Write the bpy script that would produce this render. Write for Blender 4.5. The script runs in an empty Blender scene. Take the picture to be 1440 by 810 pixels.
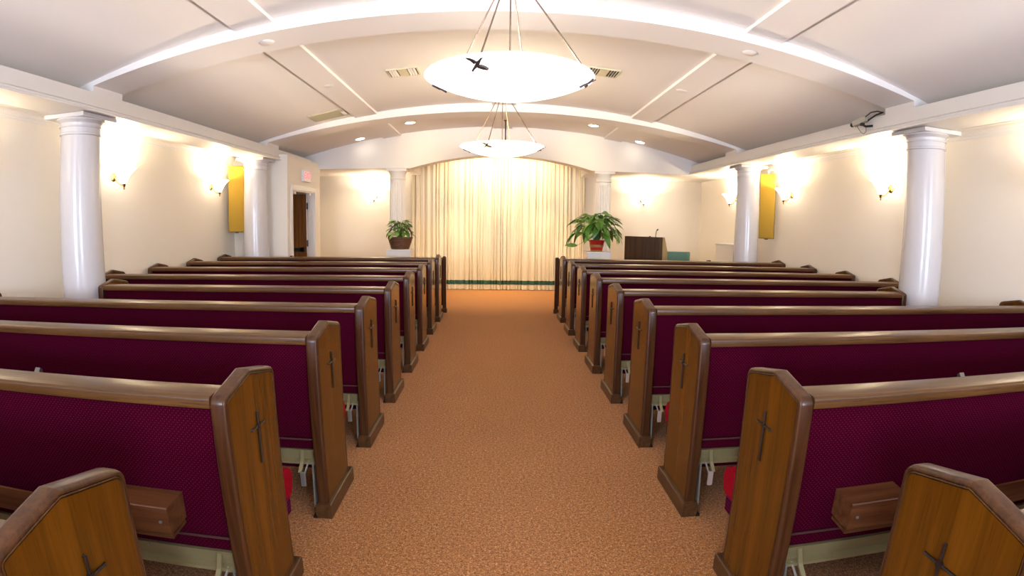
import bpy, bmesh, math, random
from mathutils import Matrix, Vector
random.seed(7)
scene = bpy.context.scene
col = scene.collection
PI = math.pi

# ------------------------------------------------------------------ camera
H = 1.4878
cd = bpy.data.cameras.new('camera')
cam = bpy.data.objects.new('camera', cd); col.objects.link(cam)
cd.type = 'PANO'
cd.sensor_fit = 'HORIZONTAL'; cd.sensor_width = 36.0; cd.sensor_height = 36.0 * 810 / 1440
cd.clip_start = 0.05; cd.clip_end = 200
cd.lens = 18.67
cy = cd
cy.panorama_type = 'FISHEYE_LENS_POLYNOMIAL'
cy.fisheye_fov = math.radians(150)
cy.fisheye_polynomial_k0 = 0.0
cy.fisheye_polynomial_k1 = -5.35679614e-02
cy.fisheye_polynomial_k2 = -2.84302095e-06
cy.fisheye_polynomial_k3 = 1.81124610e-05
cy.fisheye_polynomial_k4 = -2.90831259e-07
RR = [[0.9994822343, -0.0291111821, 0.0137040978], [0.0100041956, -0.1236378849, -0.9922769722], [0.0305807013, 0.9919003037, -0.1232826355]]
cam.matrix_world = Matrix(((RR[0][0], -RR[1][0], -RR[2][0], 0.0), (RR[0][1], -RR[1][1], -RR[2][1], 0.0), (RR[0][2], -RR[1][2], -RR[2][2], H), (0, 0, 0, 1)))
scene.camera = cam

# ------------------------------------------------------------------ world, rear fill, exposure
w = bpy.data.worlds.new('world'); scene.world = w; w.use_nodes = True
w.node_tree.nodes['Background'].inputs[0].default_value = (0.72, 0.84, 1.0, 1); w.node_tree.nodes['Background'].inputs[1].default_value = 1.0
vs = scene.view_settings
vs.view_transform = 'Standard'; vs.look = 'None'; vs.gamma = 1.0; vs.use_curve_mapping = False
vs.exposure = 1.42
scene.cycles.sample_clamp_indirect = 5.0
CHAND_W, SCONCE_W, ALCOVE_W, DOWN_W, FILL_W = 3.2, 18.0, 34.0, 20.0, 120.0
CHAND_C, SCONCE_C, ALCOVE_C, FILL_C = (1.0, 0.93, 0.89), (1.0, 0.80, 0.53), (1.0, 0.76, 0.42), (0.66, 0.78, 1.0)
def lamp(kind, loc, power, colour, parent=None, rot=(0, 0, 0), name='light', **kw):
    ld = bpy.data.lights.new(name, kind); ld.energy = power; ld.color = colour
    for k, v in kw.items(): setattr(ld, k, v)
    o = bpy.data.objects.new(name, ld); col.objects.link(o); o.location = loc; o.rotation_euler = rot
    if parent: o.parent = parent
    return o
# cool fill lamps added behind the camera, at the two unseen rear windows
REAR = -4.0
for wx in (-2.5, 2.7):
    lamp('AREA', (wx, REAR + 0.06, 1.6), FILL_W, FILL_C, rot=(PI / 2, 0, 0), name='window_daylight', shape='RECTANGLE', size=1.5, size_y=1.5)

# ------------------------------------------------------------------ materials
def nt(name):
    m = bpy.data.materials.new(name); m.use_nodes = True
    t = m.node_tree; b = t.nodes['Principled BSDF']
    return m, t, b
def mix_rgb(t, fac, a, b, blend='MIX'):
    n = t.nodes.new('ShaderNodeMix'); n.data_type = 'RGBA'; n.blend_type = blend
    for sock, v in ((n.inputs['Factor'], fac), (n.inputs[6], a), (n.inputs[7], b)):
        if isinstance(v, (int, float)): sock.default_value = v
        elif isinstance(v, (tuple, list)): sock.default_value = tuple(v) + (1,) if len(v) == 3 else v
        else: t.links.new(v, sock)
    return n.outputs[2]
def tex(t, scale3, coord='Object'):
    c = t.nodes.new('ShaderNodeTexCoord'); mp = t.nodes.new('ShaderNodeMapping'); mp.inputs['Scale'].default_value = scale3
    t.links.new(c.outputs[coord], mp.inputs['Vector']); return mp.outputs[0]
def noise(t, vec, scale, detail=3, rough=0.55, dist=0.0):
    n = t.nodes.new('ShaderNodeTexNoise'); n.inputs['Scale'].default_value = scale; n.inputs['Detail'].default_value = detail
    n.inputs['Roughness'].default_value = rough; n.inputs['Distortion'].default_value = dist
    t.links.new(vec, n.inputs['Vector']); return n.outputs[0]
def ramp(t, fac, stops):
    r = t.nodes.new('ShaderNodeValToRGB'); e = r.color_ramp.elements
    while len(e) < len(stops): e.new(0.5)
    for i, (p, c) in enumerate(stops): e[i].position = p; e[i].color = (c[0], c[1], c[2], 1)
    t.links.new(fac, r.inputs[0]); return r.outputs[0]
def bump(t, b, h, strength, distance=0.002):
    n = t.nodes.new('ShaderNodeBump'); n.inputs['Strength'].default_value = strength; n.inputs['Distance'].default_value = distance
    t.links.new(h, n.inputs['Height']); t.links.new(n.outputs[0], b.inputs['Normal'])
def mth(t, op, a, b=None):
    n = t.nodes.new('ShaderNodeMath'); n.operation = op
    for i, v in enumerate((a, b)):
        if v is None: continue
        if isinstance(v, (int, float)): n.inputs[i].default_value = v
        else: t.links.new(v, n.inputs[i])
    return n.outputs[0]
def plain(name, c, rough=0.5, metal=0.0, var=0.06, vscale=6.0, bumps=0.0, coat=0.0, spec=0.5):
    m, t, b = nt(name)
    v = tex(t, (1, 1, 1)); n = noise(t, v, vscale)
    lo = tuple(max(0, x * (1 - var)) for x in c); hi = tuple(min(1, x * (1 + var)) for x in c)
    t.links.new(mix_rgb(t, n, lo, hi), b.inputs['Base Color'])
    b.inputs['Roughness'].default_value = rough; b.inputs['Metallic'].default_value = metal
    b.inputs['Coat Weight'].default_value = coat; b.inputs['Coat Roughness'].default_value = 0.1
    b.inputs['Specular IOR Level'].default_value = spec
    if bumps: bump(t, b, noise(t, v, vscale * 12, 2), bumps)
    return m
def glow(name, c, strength, base=(0.9, 0.88, 0.84)):
    m, t, b = nt(name); v = tex(t, (1, 1, 1)); n = noise(t, v, 9.0)
    t.links.new(mix_rgb(t, n, tuple(x * 0.95 for x in base), base), b.inputs['Base Color'])
    b.inputs['Roughness'].default_value = 0.35
    b.inputs['Emission Color'].default_value = tuple(c) + (1,); b.inputs['Emission Strength'].default_value = strength
    return m
def wood(name, axis, dark, light, coat=0.5, rough=0.35, plank=0.0):
    """grain runs along axis (0 x, 1 y, 2 z)"""
    m, t, b = nt(name)
    s = [26.0, 26.0, 26.0]; s[axis] = 1.1
    f = [160.0, 160.0, 160.0]; f[axis] = 4.0
    g = noise(t, tex(t, s), 1.0, 4, 0.6, 0.7); fine = noise(t, tex(t, f), 1.0, 3, 0.6)
    mid = tuple((a + c) / 2 for a, c in zip(dark, light))
    c1 = ramp(t, g, [(0.30, dark), (0.5, mid), (0.72, light)])
    c2 = mix_rgb(t, mth(t, 'MULTIPLY', mth(t, 'GREATER_THAN', fine, 0.60), 0.40), c1, tuple(x * 0.35 for x in dark))
    if plank:
        p = [9.0, 9.0, 9.0]; p[axis] = 0.05
        pl = noise(t, tex(t, p), 1.0, 1, 0.3)
        c2 = mix_rgb(t, plank, c2, ramp(t, pl, [(0.35, tuple(x * 0.7 for x in mid)), (0.5, mid), (0.65, tuple(min(1, x * 1.3) for x in light))]))
    t.links.new(c2, b.inputs['Base Color'])
    b.inputs['Roughness'].default_value = rough
    b.inputs['Specular IOR Level'].default_value = 0.25
    b.inputs['Coat Weight'].default_value = coat; b.inputs['Coat Roughness'].default_value = 0.13
    bump(t, b, fine, 0.06, 0.0006)
    return m
def fabric(name, base, hi, dot, spacing=0.0165):
    m, t, b = nt(name)
    c = t.nodes.new('ShaderNodeTexCoord'); sp = t.nodes.new('ShaderNodeSeparateXYZ'); t.links.new(c.outputs['Object'], sp.inputs[0])
    a = PI / spacing
    u = mth(t, 'ADD', sp.outputs[0], sp.outputs[2]); v = mth(t, 'SUBTRACT', sp.outputs[0], sp.outputs[2])
    s = mth(t, 'MULTIPLY', mth(t, 'SINE', mth(t, 'MULTIPLY', u, a)), mth(t, 'SINE', mth(t, 'MULTIPLY', v, a)))
    d = mth(t, 'GREATER_THAN', mth(t, 'ABSOLUTE', s), 0.92)
    n = noise(t, tex(t, (1, 1, 1)), 260.0, 2)
    c0 = mix_rgb(t, n, base, hi)
    t.links.new(mix_rgb(t, mth(t, 'MULTIPLY', d, 0.75), c0, dot), b.inputs['Base Color'])
    b.inputs['Roughness'].default_value = 0.9; b.inputs['Specular IOR Level'].default_value = 0.03
    b.inputs['Sheen Weight'].default_value = 0.06; b.inputs['Sheen Tint'].default_value = (0.8, 0.02, 0.6, 1); b.inputs['Sheen Roughness'].default_value = 0.4
    bump(t, b, n, 0.3, 0.001)
    return m
M = {}
M['paint'] = plain('wall_paint', (0.83, 0.775, 0.68), 0.65, var=0.02, vscale=1.5, bumps=0.03)
M['ceil'] = plain('ceiling_paint', (0.80, 0.77, 0.74), 0.7, var=0.015, vscale=1.2, bumps=0.03)
M['trim'] = plain('trim_paint', (0.80, 0.77, 0.73), 0.45, var=0.015, vscale=2.0)
M['gloss'] = plain('column_gloss_paint', (0.585, 0.57, 0.575), 0.25, var=0.015, vscale=2.0, coat=0.3)
M['face'] = wood('pew_veneer', 2, (0.055, 0.0165, 0.0006), (0.135, 0.047, 0.0025), coat=0.08, rough=0.2, plank=0.35)
M['edge'] = wood('pew_edge_wood_upright', 2, (0.030, 0.0095, 0.003), (0.095, 0.036, 0.012), coat=0.12, rough=0.3)
M['rail'] = wood('pew_rail_wood', 0, (0.052, 0.021, 0.005), (0.130, 0.056, 0.016), coat=0.15, rough=0.32)
M['plinth'] = wood('pew_plinth_wood', 1, (0.040, 0.017, 0.006), (0.11, 0.05, 0.018), coat=0.25)
M['rack'] = wood('book_rack_wood', 0, (0.06, 0.019, 0.006), (0.15, 0.058, 0.022), coat=0.3)
M['wine'] = fabric('wine_fabric', (0.026, 0.0002, 0.002), (0.054, 0.0003, 0.011), (0.17, 0.020, 0.075))
M['seat'] = plain('red_seat_fabric', (0.24, 0.0025, 0.010), 0.85, var=0.25, vscale=120, bumps=0.2, spec=0.05)
M['welt'] = plain('dark_piping', (0.060, 0.014, 0.012), 0.8, var=0.3, vscale=120)
M['steel_tan'] = plain('tan_painted_steel', (0.24, 0.205, 0.10), 0.4, 0.25, var=0.08, vscale=14)
M['steel'] = plain('bare_steel', (0.30, 0.31, 0.28), 0.35, 0.7, var=0.1, vscale=20)
M['bronze'] = plain('dark_bronze', (0.030, 0.021, 0.018), 0.35, 0.6, var=0.3, vscale=50)
M['pewter'] = plain('rod_bronze', (0.13, 0.095, 0.07), 0.4, 0.5, var=0.2, vscale=30)
M['brass'] = plain('brass', (0.55, 0.36, 0.12), 0.25, 0.9, var=0.12, vscale=30)
M['bowl'] = glow('alabaster_glass', (1.0, 0.95, 0.90), 0.75)
M['shade'] = glow('sconce_glass', (1.0, 0.88, 0.70), 3.0)
M['lens'] = glow('downlight_lens', (1.0, 0.90, 0.70), 8.0)
M['black'] = plain('black_plastic', (0.012, 0.012, 0.013), 0.4, var=0.2)
M['green'] = plain('green_band_cloth', (0.035, 0.115, 0.085), 0.8, var=0.3, vscale=60)
M['gold'] = plain('gold_grille_cloth', (0.42, 0.245, 0.006), 0.6, var=0.10, vscale=150, bumps=0.25)
M['goldside'] = plain('gold_speaker_case', (0.30, 0.19, 0.04), 0.55, var=0.1)
M['chair'] = plain('green_vinyl', (0.085, 0.21, 0.165), 0.5, var=0.08, vscale=20)
M['lect'] = wood('lectern_walnut', 2, (0.028, 0.011, 0.003), (0.085, 0.036, 0.009), coat=0.15)
M['lectside'] = wood('lectern_side_maple', 2, (0.36, 0.24, 0.07), (0.48, 0.34, 0.13), coat=0.2)
M['doorwood'] = wood('door_wood', 2, (0.11, 0.040, 0.010), (0.26, 0.105, 0.028), coat=0.2)
M['signred'] = glow('sign_red', (1.0, 0.10, 0.16), 0.55, base=(0.7, 0.05, 0.08))
M['signwhite'] = plain('sign_white', (0.85, 0.80, 0.78), 0.4, var=0.02)
M['potred'] = plain('red_foil_pot', (0.48, 0.016, 0.012), 0.35, var=0.2, vscale=30)
M['potgold'] = plain('gold_pot_band', (0.42, 0.25, 0.08), 0.4, 0.3, var=0.5, vscale=60)
M['soil'] = plain('soil', (0.05, 0.03, 0.02), 0.9, var=0.4, vscale=60)
M['wicker'] = plain('wicker', (0.125, 0.048, 0.013), 0.6, var=0.35, vscale=40)
M['stem'] = plain('leaf_stem', (0.10, 0.20, 0.035), 0.5, var=0.2)
M['pink'] = plain('pale_pink_enamel', (0.36, 0.27, 0.23), 0.45, var=0.05)
M['grille'] = plain('cream_grille_metal', (0.60, 0.55, 0.38), 0.5, var=0.05)
M['dark'] = plain('dark_void', (0.03, 0.026, 0.018), 0.8, var=0.2)
def leafmat(name, a, b_):
    m, t, b = nt(name); n = noise(t, tex(t, (6, 2, 6)), 4.0, 3)
    t.links.new(mix_rgb(t, n, a, b_), b.inputs['Base Color']); b.inputs['Roughness'].default_value = 0.32
    b.inputs['Specular IOR Level'].default_value = 0.5
    return m
M['leaf'] = leafmat('lily_leaf', (0.030, 0.105, 0.012), (0.10, 0.27, 0.030))
M['leaf2'] = leafmat('lily_leaf_light', (0.10, 0.24, 0.03), (0.30, 0.45, 0.11))
M['leaf3'] = leafmat('basket_leaf', (0.045, 0.12, 0.012), (0.22, 0.36, 0.045))
def curtain_mat():
    m, t, b = nt('ivory_curtain'); n = noise(t, tex(t, (30, 30, 1.2)), 1.0, 3)
    t.links.new(mix_rgb(t, n, (0.74, 0.65, 0.48), (0.83, 0.76, 0.62)), b.inputs['Base Color']); b.inputs['Roughness'].default_value = 0.75
    b.inputs['Sheen Weight'].default_value = 0.1
    return m
M['curtain'] = curtain_mat()
def carpet_mat():
    m, t, b = nt('speckled_carpet')
    v = tex(t, (1, 1, 1))
    n1 = noise(t, v, 128.0, 3, 0.8); n2 = noise(t, v, 3.0, 4, 0.6); n3 = noise(t, v, 60.0, 2, 0.6)
    mixn = mth(t, 'ADD', mth(t, 'MULTIPLY', n1, 0.72), mth(t, 'MULTIPLY', n3, 0.28))
    c = ramp(t, mixn, [(0.36, (0.055, 0.015, 0.003)), (0.46, (0.275, 0.102, 0.020)), (0.54, (0.450, 0.190, 0.050)), (0.66, (0.82, 0.48, 0.25))])
    c = mix_rgb(t, mth(t, 'MULTIPLY', n2, 0.22), c, (0.18, 0.065, 0.02))
    t.links.new(c, b.inputs['Base Color']); b.inputs['Roughness'].default_value = 0.95; b.inputs['Specular IOR Level'].default_value = 0.1
    b.inputs['Sheen Weight'].default_value = 0.15
    bump(t, b, n1, 0.9, 0.006)
    return m
M['carpet'] = carpet_mat()

# ------------------------------------------------------------------ mesh helpers
class MB:
    def __init__(s): s.v = []; s.f = []
    def box(s, x0, x1, y0, y1, z0, z1, bev=0.0):
        if x0 > x1: x0, x1 = x1, x0
        if bev <= 0:
            k = len(s.v)
            s.v += [(x0, y0, z0), (x1, y0, z0), (x1, y1, z0), (x0, y1, z0), (x0, y0, z1), (x1, y0, z1), (x1, y1, z1), (x0, y1, z1)]
            s.f += [tuple(k + i for i in q) for q in ((0, 3, 2, 1), (4, 5, 6, 7), (0, 1, 5, 4), (1, 2, 6, 5), (2, 3, 7, 6), (3, 0, 4, 7))]
        else:
            bm = bmesh.new(); bmesh.ops.create_cube(bm, size=1.0)
            for v in bm.verts: v.co = Vector(((x0 + x1) / 2 + v.co.x * (x1 - x0), (y0 + y1) / 2 + v.co.y * (y1 - y0), (z0 + z1) / 2 + v.co.z * (z1 - z0)))
            bmesh.ops.bevel(bm, geom=list(bm.edges), offset=bev, segments=2, profile=0.5, affect='EDGES')
            s.add_bm(bm); bm.free()
        return s
    def add_bm(s, bm):
        k = len(s.v); bm.verts.index_update()
        s.v += [tuple(v.co) for v in bm.verts]; s.f += [tuple(k + v.index for v in f.verts) for f in bm.faces]
    def loft(s, loops, closed=True, caps=True):
        """loops: equal-length lists of points"""
        k = len(s.v); n = len(loops[0])
        for L in loops: s.v += [tuple(p) for p in L]
        for i in range(len(loops) - 1):
            for j in range(n if closed else n - 1):
                a = k + i * n + j; b = k + i * n + (j + 1) % n
                s.f.append((a, b, b + n, a + n))
        if caps:
            s.f.append(tuple(k + j for j in reversed(range(n)))); s.f.append(tuple(k + (len(loops) - 1) * n + j for j in range(n)))
        return s
    def prism(s, prof, axis, a, b):
        """prof: 2-D polygon in the other two axes (in x,y,z order), swept along axis from a to b"""
        def P(p, t):
            q = list(p); q.insert(axis, t); return tuple(q)
        return s.loft([[P(p, a) for p in prof], [P(p, b) for p in prof]])
    def tube(s, pts, r, n=8, caps=True):
        loops = []; pts = [Vector(p) for p in pts]; N = len(pts); up = None
        for i, p in enumerate(pts):
            d = (pts[min(i + 1, N - 1)] - pts[max(i - 1, 0)]).normalized()
            if up is None: up = Vector((0, 0, 1)) if abs(d.z) < 0.9 else Vector((1, 0, 0))
            a = d.cross(up).normalized(); b = a.cross(d).normalized(); up = b
            rr = r[i] if isinstance(r, (list, tuple)) else r
            loops.append([p + a * rr * math.cos(2 * PI * j / n) + b * rr * math.sin(2 * PI * j / n) for j in range(n)])
        return s.loft(loops, True, caps)
    def lathe(s, prof, n=32, centre=(0, 0, 0), flute=None, caps=True):
        """prof: (r, z) list; flute(angle_index, r) adjusts the radius"""
        loops = []
        for r, z in prof:
            L = []
            for j in range(n):
                a = 2 * PI * j / n; q = flute(j, r, z) if flute else r
                L.append((centre[0] + q * math.cos(a), centre[1] + q * math.sin(a), centre[2] + z))
            loops.append(L)
        return s.loft(loops, True, caps)
    def mesh(s, name, mat, smooth=False):
        me = bpy.data.meshes.new(name); me.from_pydata(s.v, [], s.f); me.materials.append(mat)
        bm = bmesh.new(); bm.from_mesh(me); bmesh.ops.recalc_face_normals(bm, faces=bm.faces); bm.to_mesh(me); bm.free()
        if smooth:
            for p in me.polygons: p.use_smooth = True
            try: me.set_sharp_from_angle(angle=math.radians(38))
            except Exception: pass
        return me
    def build(s, name, mat, parent=None, loc=(0, 0, 0), rot=(0, 0, 0), smooth=False):
        return link(name, s.mesh(name, mat, smooth), parent, loc, rot)
def link(name, me, parent=None, loc=(0, 0, 0), rot=(0, 0, 0)):
    o = bpy.data.objects.new(name, me); col.objects.link(o); o.location = loc; o.rotation_euler = rot
    if parent is not None: o.parent = parent
    return o
def tag(o, label, cat, group=None):
    o['label'] = label; o['category'] = cat
    if group: o['group'] = group
    return o
def thing(name, label, cat, loc=(0, 0, 0), rz=0.0, group=None):
    return tag(link(name, None, None, loc, (0, 0, rz)), label, cat, group)
def struct(o):
    o['kind'] = 'structure'; return o
def copy_tree(o, parent=None):
    c = o.copy(); col.objects.link(c); c.parent = parent
    for ch in list(o.children): copy_tree(ch, c)
    return c

# ------------------------------------------------------------------ the room
WL, WR, BACK, HEAD = -4.42, 4.66, 11.75, 10.15
BL, BR = -3.60, 3.80            # inner faces of the side beams
CX = 0.10
ZS, ZB = 2.50, 2.68             # underside and top of the beams
zv = lambda x: 3.298 - 0.0376 * (x - CX) ** 2
zr = lambda x: 3.165 - 0.0311 * (x - CX) ** 2
struct(MB().box(WL - 0.1, WR + 0.1, REAR - 0.1, BACK + 0.1, -0.1, 0.0).build('floor', M['carpet']))
struct(MB().box(WL - 0.12, WL, REAR - 0.1, BACK + 0.1, 0, 3.4).build('wall_left', M['paint']))
struct(MB().box(WR, WR + 0.12, REAR - 0.1, BACK + 0.1, 0, 3.4).build('wall_right', M['paint']))
struct(MB().box(WL, WR, BACK, BACK + 0.12, 0, 3.4).build('wall_back', M['paint']))
# unseen rear wall; the added fill stands in two window openings
mb = MB()
xs = [WL, -3.25, -1.75, 1.95, 3.45, WR]
mb.box(xs[0], xs[1], REAR - 0.12, REAR, 0, 3.4); mb.box(xs[2], xs[3], REAR - 0.12, REAR, 0, 3.4); mb.box(xs[4], xs[5], REAR - 0.12, REAR, 0, 3.4)
for a, b in ((xs[1], xs[2]), (xs[3], xs[4])):
    mb.box(a, b, REAR - 0.12, REAR, 0, 0.85); mb.box(a, b, REAR - 0.12, REAR, 2.35, 3.4)
struct(mb.build('wall_rear', M['paint']))
gm, gt, gb = nt('window_glass'); gb.inputs['Transmission Weight'].default_value = 1.0; gb.inputs['Roughness'].default_value = 0.05
gt.links.new(mix_rgb(gt, noise(gt, tex(gt, (1, 1, 1)), 4.0), (0.97, 0.98, 0.98), (1, 1, 1)), gb.inputs['Base Color'])
for i, (a, b) in enumerate(((xs[1], xs[2]), (xs[3], xs[4]))):  # both windows added to carry the cool fill from behind
    f = MB().box(a, b, REAR - 0.10, REAR - 0.02, 0.85, 0.91).box(a, b, REAR - 0.10, REAR - 0.02, 2.29, 2.35).box(a, a + 0.06, REAR - 0.10, REAR - 0.02, 0.91, 2.29).box(b - 0.06, b, REAR - 0.10, REAR - 0.02, 0.91, 2.29).build('window_%d' % (i + 1), M['trim'])
    struct(f); MB().box(a + 0.06, b - 0.06, REAR - 0.07, REAR - 0.06, 0.91, 2.29).build('pane', gm, f)

# barrel vault
def vault_mesh(x0, x1, y0, y1, fn, thick, n=40):
    loops = []
    pr = [(x0 + (x1 - x0) * i / n) for i in range(n + 1)]
    prof = [(x, fn(x)) for x in pr] + [(x, fn(x) + thick) for x in reversed(pr)]
    return MB().prism(prof, 1, y0, y1)
struct(vault_mesh(CX - 4.06, CX + 4.06, REAR, HEAD + 0.02, zv, 0.08, 48).build('ceiling', M['ceil'], smooth=True))
for i, (x0, x1) in enumerate(((WL, BL - 0.36), (BR + 0.36, WR))):
    struct(MB().box(x0, x1, REAR, HEAD, 2.60, 2.70).build('ceiling', M['ceil']))
# transverse ribs (arched bands), feet flush with the beams
def rib(y0, y1):
    n = 40; xa, xb = BL, BR
    pr = [xa + (xb - xa) * i / n for i in range(n + 1)]
    prof = [(x, zr(x)) for x in pr] + [(xb + 0.3, zr(xb)), (xb + 0.3, ZB - 0.01)] + [(xb, ZB - 0.01)][:0]
    under = [(xa - 0.30, ZB), (xa, ZB), (xa, zr(xa))] + [(x, zr(x)) for x in pr[1:-1]] + [(xb, zr(xb)), (xb, ZB), (xb + 0.30, ZB)]
    top = [(x, zv(x) + 0.03) for x in [xb + 0.28] + list(reversed(pr[1:-1])) + [xa - 0.28]]
    return MB().prism(under + top, 1, y0, y1)
k = 1
for y0, y1 in ((-3.75, -3.33), (0.20, 0.62), (4.15, 4.57), (8.08, 8.52)):
    o = rib(y0, y1).build('trim_%d' % k, M['ceil']); struct(o); k += 1
# longitudinal flat strips between the ribs
for x0, x1 in ((-2.17, -1.84), (-0.09, 0.27), (2.04, 2.37)):
    for y0, y1 in ((-3.33, 0.20), (0.62, 4.15), (4.57, 8.08), (8.52, HEAD)):
        pr = [x0, (x0 + x1) / 2, x1]
        prof = [(x, zv(x) - 0.032) for x in pr] + [(x, zv(x) + 0.02) for x in reversed(pr)]
        struct(MB().prism(prof, 1, y0, y1).build('trim_%d' % k, M['ceil'])); k += 1
# side beams with a moulding at the lower inner edge
for sgn, xf in ((-1, BL), (1, BR)):
    o = MB().box(xf, xf + sgn * 0.42, REAR, HEAD, ZS + 0.005, ZB).build('trim_%d' % k, M['trim']); struct(o); k += 1
    q = lambda a: xf - sgn * a
    prof = [(q(0), ZS), (q(0.046), ZS), (q(0.046), ZS + 0.013), (q(0.032), ZS + 0.017), (q(0.016), ZS + 0.030), (q(0.012), ZS + 0.045), (q(0.030), ZS + 0.050), (q(0.030), ZS + 0.060), (q(0), ZS + 0.062)]
    pm = MB().prism([(x + sgn * 0.0, z) for x, z in prof], 1, REAR, HEAD).build('moulding', M['trim'], o)
# crown moulding along the walls
for sgn, xf in ((-1, WL), (1, WR)):
    q = lambda a: xf - sgn * a
    prof = [(q(0), 2.60), (q(0.07), 2.60), (q(0.07), 2.585), (q(0.05), 2.578), (q(0.045), 2.555), (q(0.03), 2.545), (q(0.022), 2.520), (q(0.01), 2.515), (q(0.01), 2.49), (q(0), 2.49)]
    struct(MB().prism(prof, 1, REAR, HEAD).build('trim_%d' % k, M['trim'])); k += 1
    struct(MB().box(xf, xf - sgn * 0.015, REAR, BACK, 0, 0.09).build('baseboard_%s' % ('left' if sgn < 0 else 'right'), M['trim']))
# arched header wall in front of the chancel
n = 56; x0, x1 = CX - 4.05, CX + 4.05
AX, AW, AR = 0.085, 1.74, 0.255
def zb(x):
    d = (x - AX) / AW
    return ZS + (AR * (1 - d * d) if abs(d) < 1 else 0.0)
pr = sorted(set([x0 + (x1 - x0) * i / n for i in range(n + 1)] + [AX - AW, AX + AW]))
prof = [(x, zb(x)) for x in pr] + [(x, zv(x) + 0.06) for x in reversed(pr)]
struct(MB().prism(prof, 1, HEAD, HEAD + 0.34).build('wall_header', M['ceil']))
struct(MB().box(WL, x0, HEAD, HEAD + 0.34, ZS, 2.8).box(x1, WR, HEAD, HEAD + 0.34, ZS, 2.8).build('wall_header', M['ceil']))
# chancel ceiling: low at the sides, raised above the curtain
struct(MB().box(WL, AX - AW, HEAD + 0.34, BACK, ZS, ZS + 0.1).build('ceiling', M['ceil']))
struct(MB().box(AX + AW, WR, HEAD + 0.34, BACK, ZS, ZS + 0.1).build('ceiling', M['ceil']))
struct(MB().box(AX - AW - 0.1, AX + AW + 0.1, HEAD + 0.34, BACK, 3.15, 3.25).box(AX - AW - 0.1, AX - AW, HEAD + 0.34, BACK, ZS + 0.1, 3.15).box(AX + AW, AX + AW + 0.1, HEAD + 0.34, BACK, ZS + 0.1, 3.15).build('ceiling', M['ceil']))
# lamps in the raised ceiling above the curtain
for lx in (-0.62, 0.09, 0.80):
    lamp('SPOT', (lx, 10.75, 3.10), ALCOVE_W, (1.0, 0.80, 0.52), rot=(math.radians(42), 0, 0), name='curtain_spot', spot_size=math.radians(120), spot_blend=0.9, shadow_soft_size=0.06)
for lx in (-0.85, 1.03):
    lamp('SPOT', (lx, 10.80, 3.10), ALCOVE_W * 2.8, ALCOVE_C, rot=(math.radians(-4), 0, 0), name='chancel_floor_spot', spot_size=math.radians(75), spot_blend=0.7, shadow_soft_size=0.06)

for lx, pw in ((-2.9, 13.0), (3.1, 7.0)):  # unseen spots added to brighten the back wall and lectern
    lamp('SPOT', (lx, 10.95, 2.46), pw, ALCOVE_C, rot=(math.radians(14), 0, 0), name='chancel_downlight', spot_size=math.radians(140), spot_blend=0.8, shadow_soft_size=0.08)

# vestibule block in the front left corner with the door
BX, BY0, BY1 = -3.45, 8.53, 10.20
DY0, DY1, DZ = 8.74, 9.86, 2.03
mb = MB()
mb.box(WL, BX, BY0, BY0 + 0.09, 0, ZS)
mb.box(BX - 0.10, BX, BY0 + 0.09, DY0, 0, ZS); mb.box(BX - 0.10, BX, DY1, BY1, 0, ZS); mb.box(BX - 0.10, BX, DY0, DY1, DZ, ZS)
mb.box(WL, BX - 0.10, BY1 - 0.09, BY1, 0, ZS)
struct(mb.build('wall_vestibule', M['paint']))
struct(MB().box(WL, BX, BY0, BY1, ZS, 2.60).build('ceiling', M['paint']))
dr = struct(link('door_1', None, None, (BX, DY1, 0)))
def rel(mb, name, mat, par, base): 
    mb.v = [(a - base[0], b - base[1], c - base[2]) for a, b, c in mb.v]; return mb.build(name, mat, par)
base = (BX, DY1, 0)
cs = rel(MB().box(BX, BX + 0.02, DY0 - 0.09, DY0, 0, DZ + 0.09, 0.004).box(BX, BX + 0.02, DY1, DY1 + 0.09, 0, DZ + 0.09, 0.004).box(BX, BX + 0.02, DY0, DY1, DZ, DZ + 0.09, 0.004), 'casing', M['trim'], dr, base)
rel(MB().box(BX - 0.12, BX - 0.001, DY0, DY0 + 0.02, 0, DZ).box(BX - 0.12, BX - 0.001, DY1 - 0.02, DY1, 0, DZ).box(BX - 0.12, BX - 0.001, DY0 + 0.02, DY1 - 0.02, DZ - 0.02, DZ), 'jamb', M['trim'], dr, base)
leaf = rel(MB().box(BX - 0.95, BX - 0.13, DY1 - 0.075, DY1 - 0.03, 0.01, DZ - 0.03, 0.003), 'leaf', M['doorwood'], dr, base)
rel(MB().box(BX - 0.129, BX - 0.124, DY1 - 0.075, DY1 - 0.03, 0.01, DZ - 0.03), 'leaf_edge', M['signwhite'], dr, base)
for z in (0.25, 1.02, 1.72): rel(MB().box(BX - 0.123, BX - 0.112, DY1 - 0.078, DY1 - 0.028, z, z + 0.12).tube([(BX - 0.115, DY1 - 0.085, z), (BX - 0.115, DY1 - 0.085, z + 0.12)], 0.008), 'hinge', M['black'], dr, base)
rel(MB().box(BX - 0.90, BX - 0.17, DY1 - 0.13, DY1 - 0.095, 0.93, 1.0, 0.006).box(BX - 0.90, BX - 0.84, DY1 - 0.13, DY1 - 0.075, 0.92, 1.01).box(BX - 0.24, BX - 0.17, DY1 - 0.13, DY1 - 0.075, 0.92, 1.01), 'push_bar', M['black'], dr, base)
rel(MB().box(BX - 0.10, BX - 0.02, DY0 + 0.16, DY0 + 0.24, DZ - 0.06, DZ - 0.02), 'door_stop', M['signwhite'], dr, base)
rel(MB().box(BX - 0.10, BX - 0.02, DY1 - 0.18, DY1 - 0.12, DZ - 0.055, DZ - 0.02), 'door_stop', M['signwhite'], dr, base)

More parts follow.
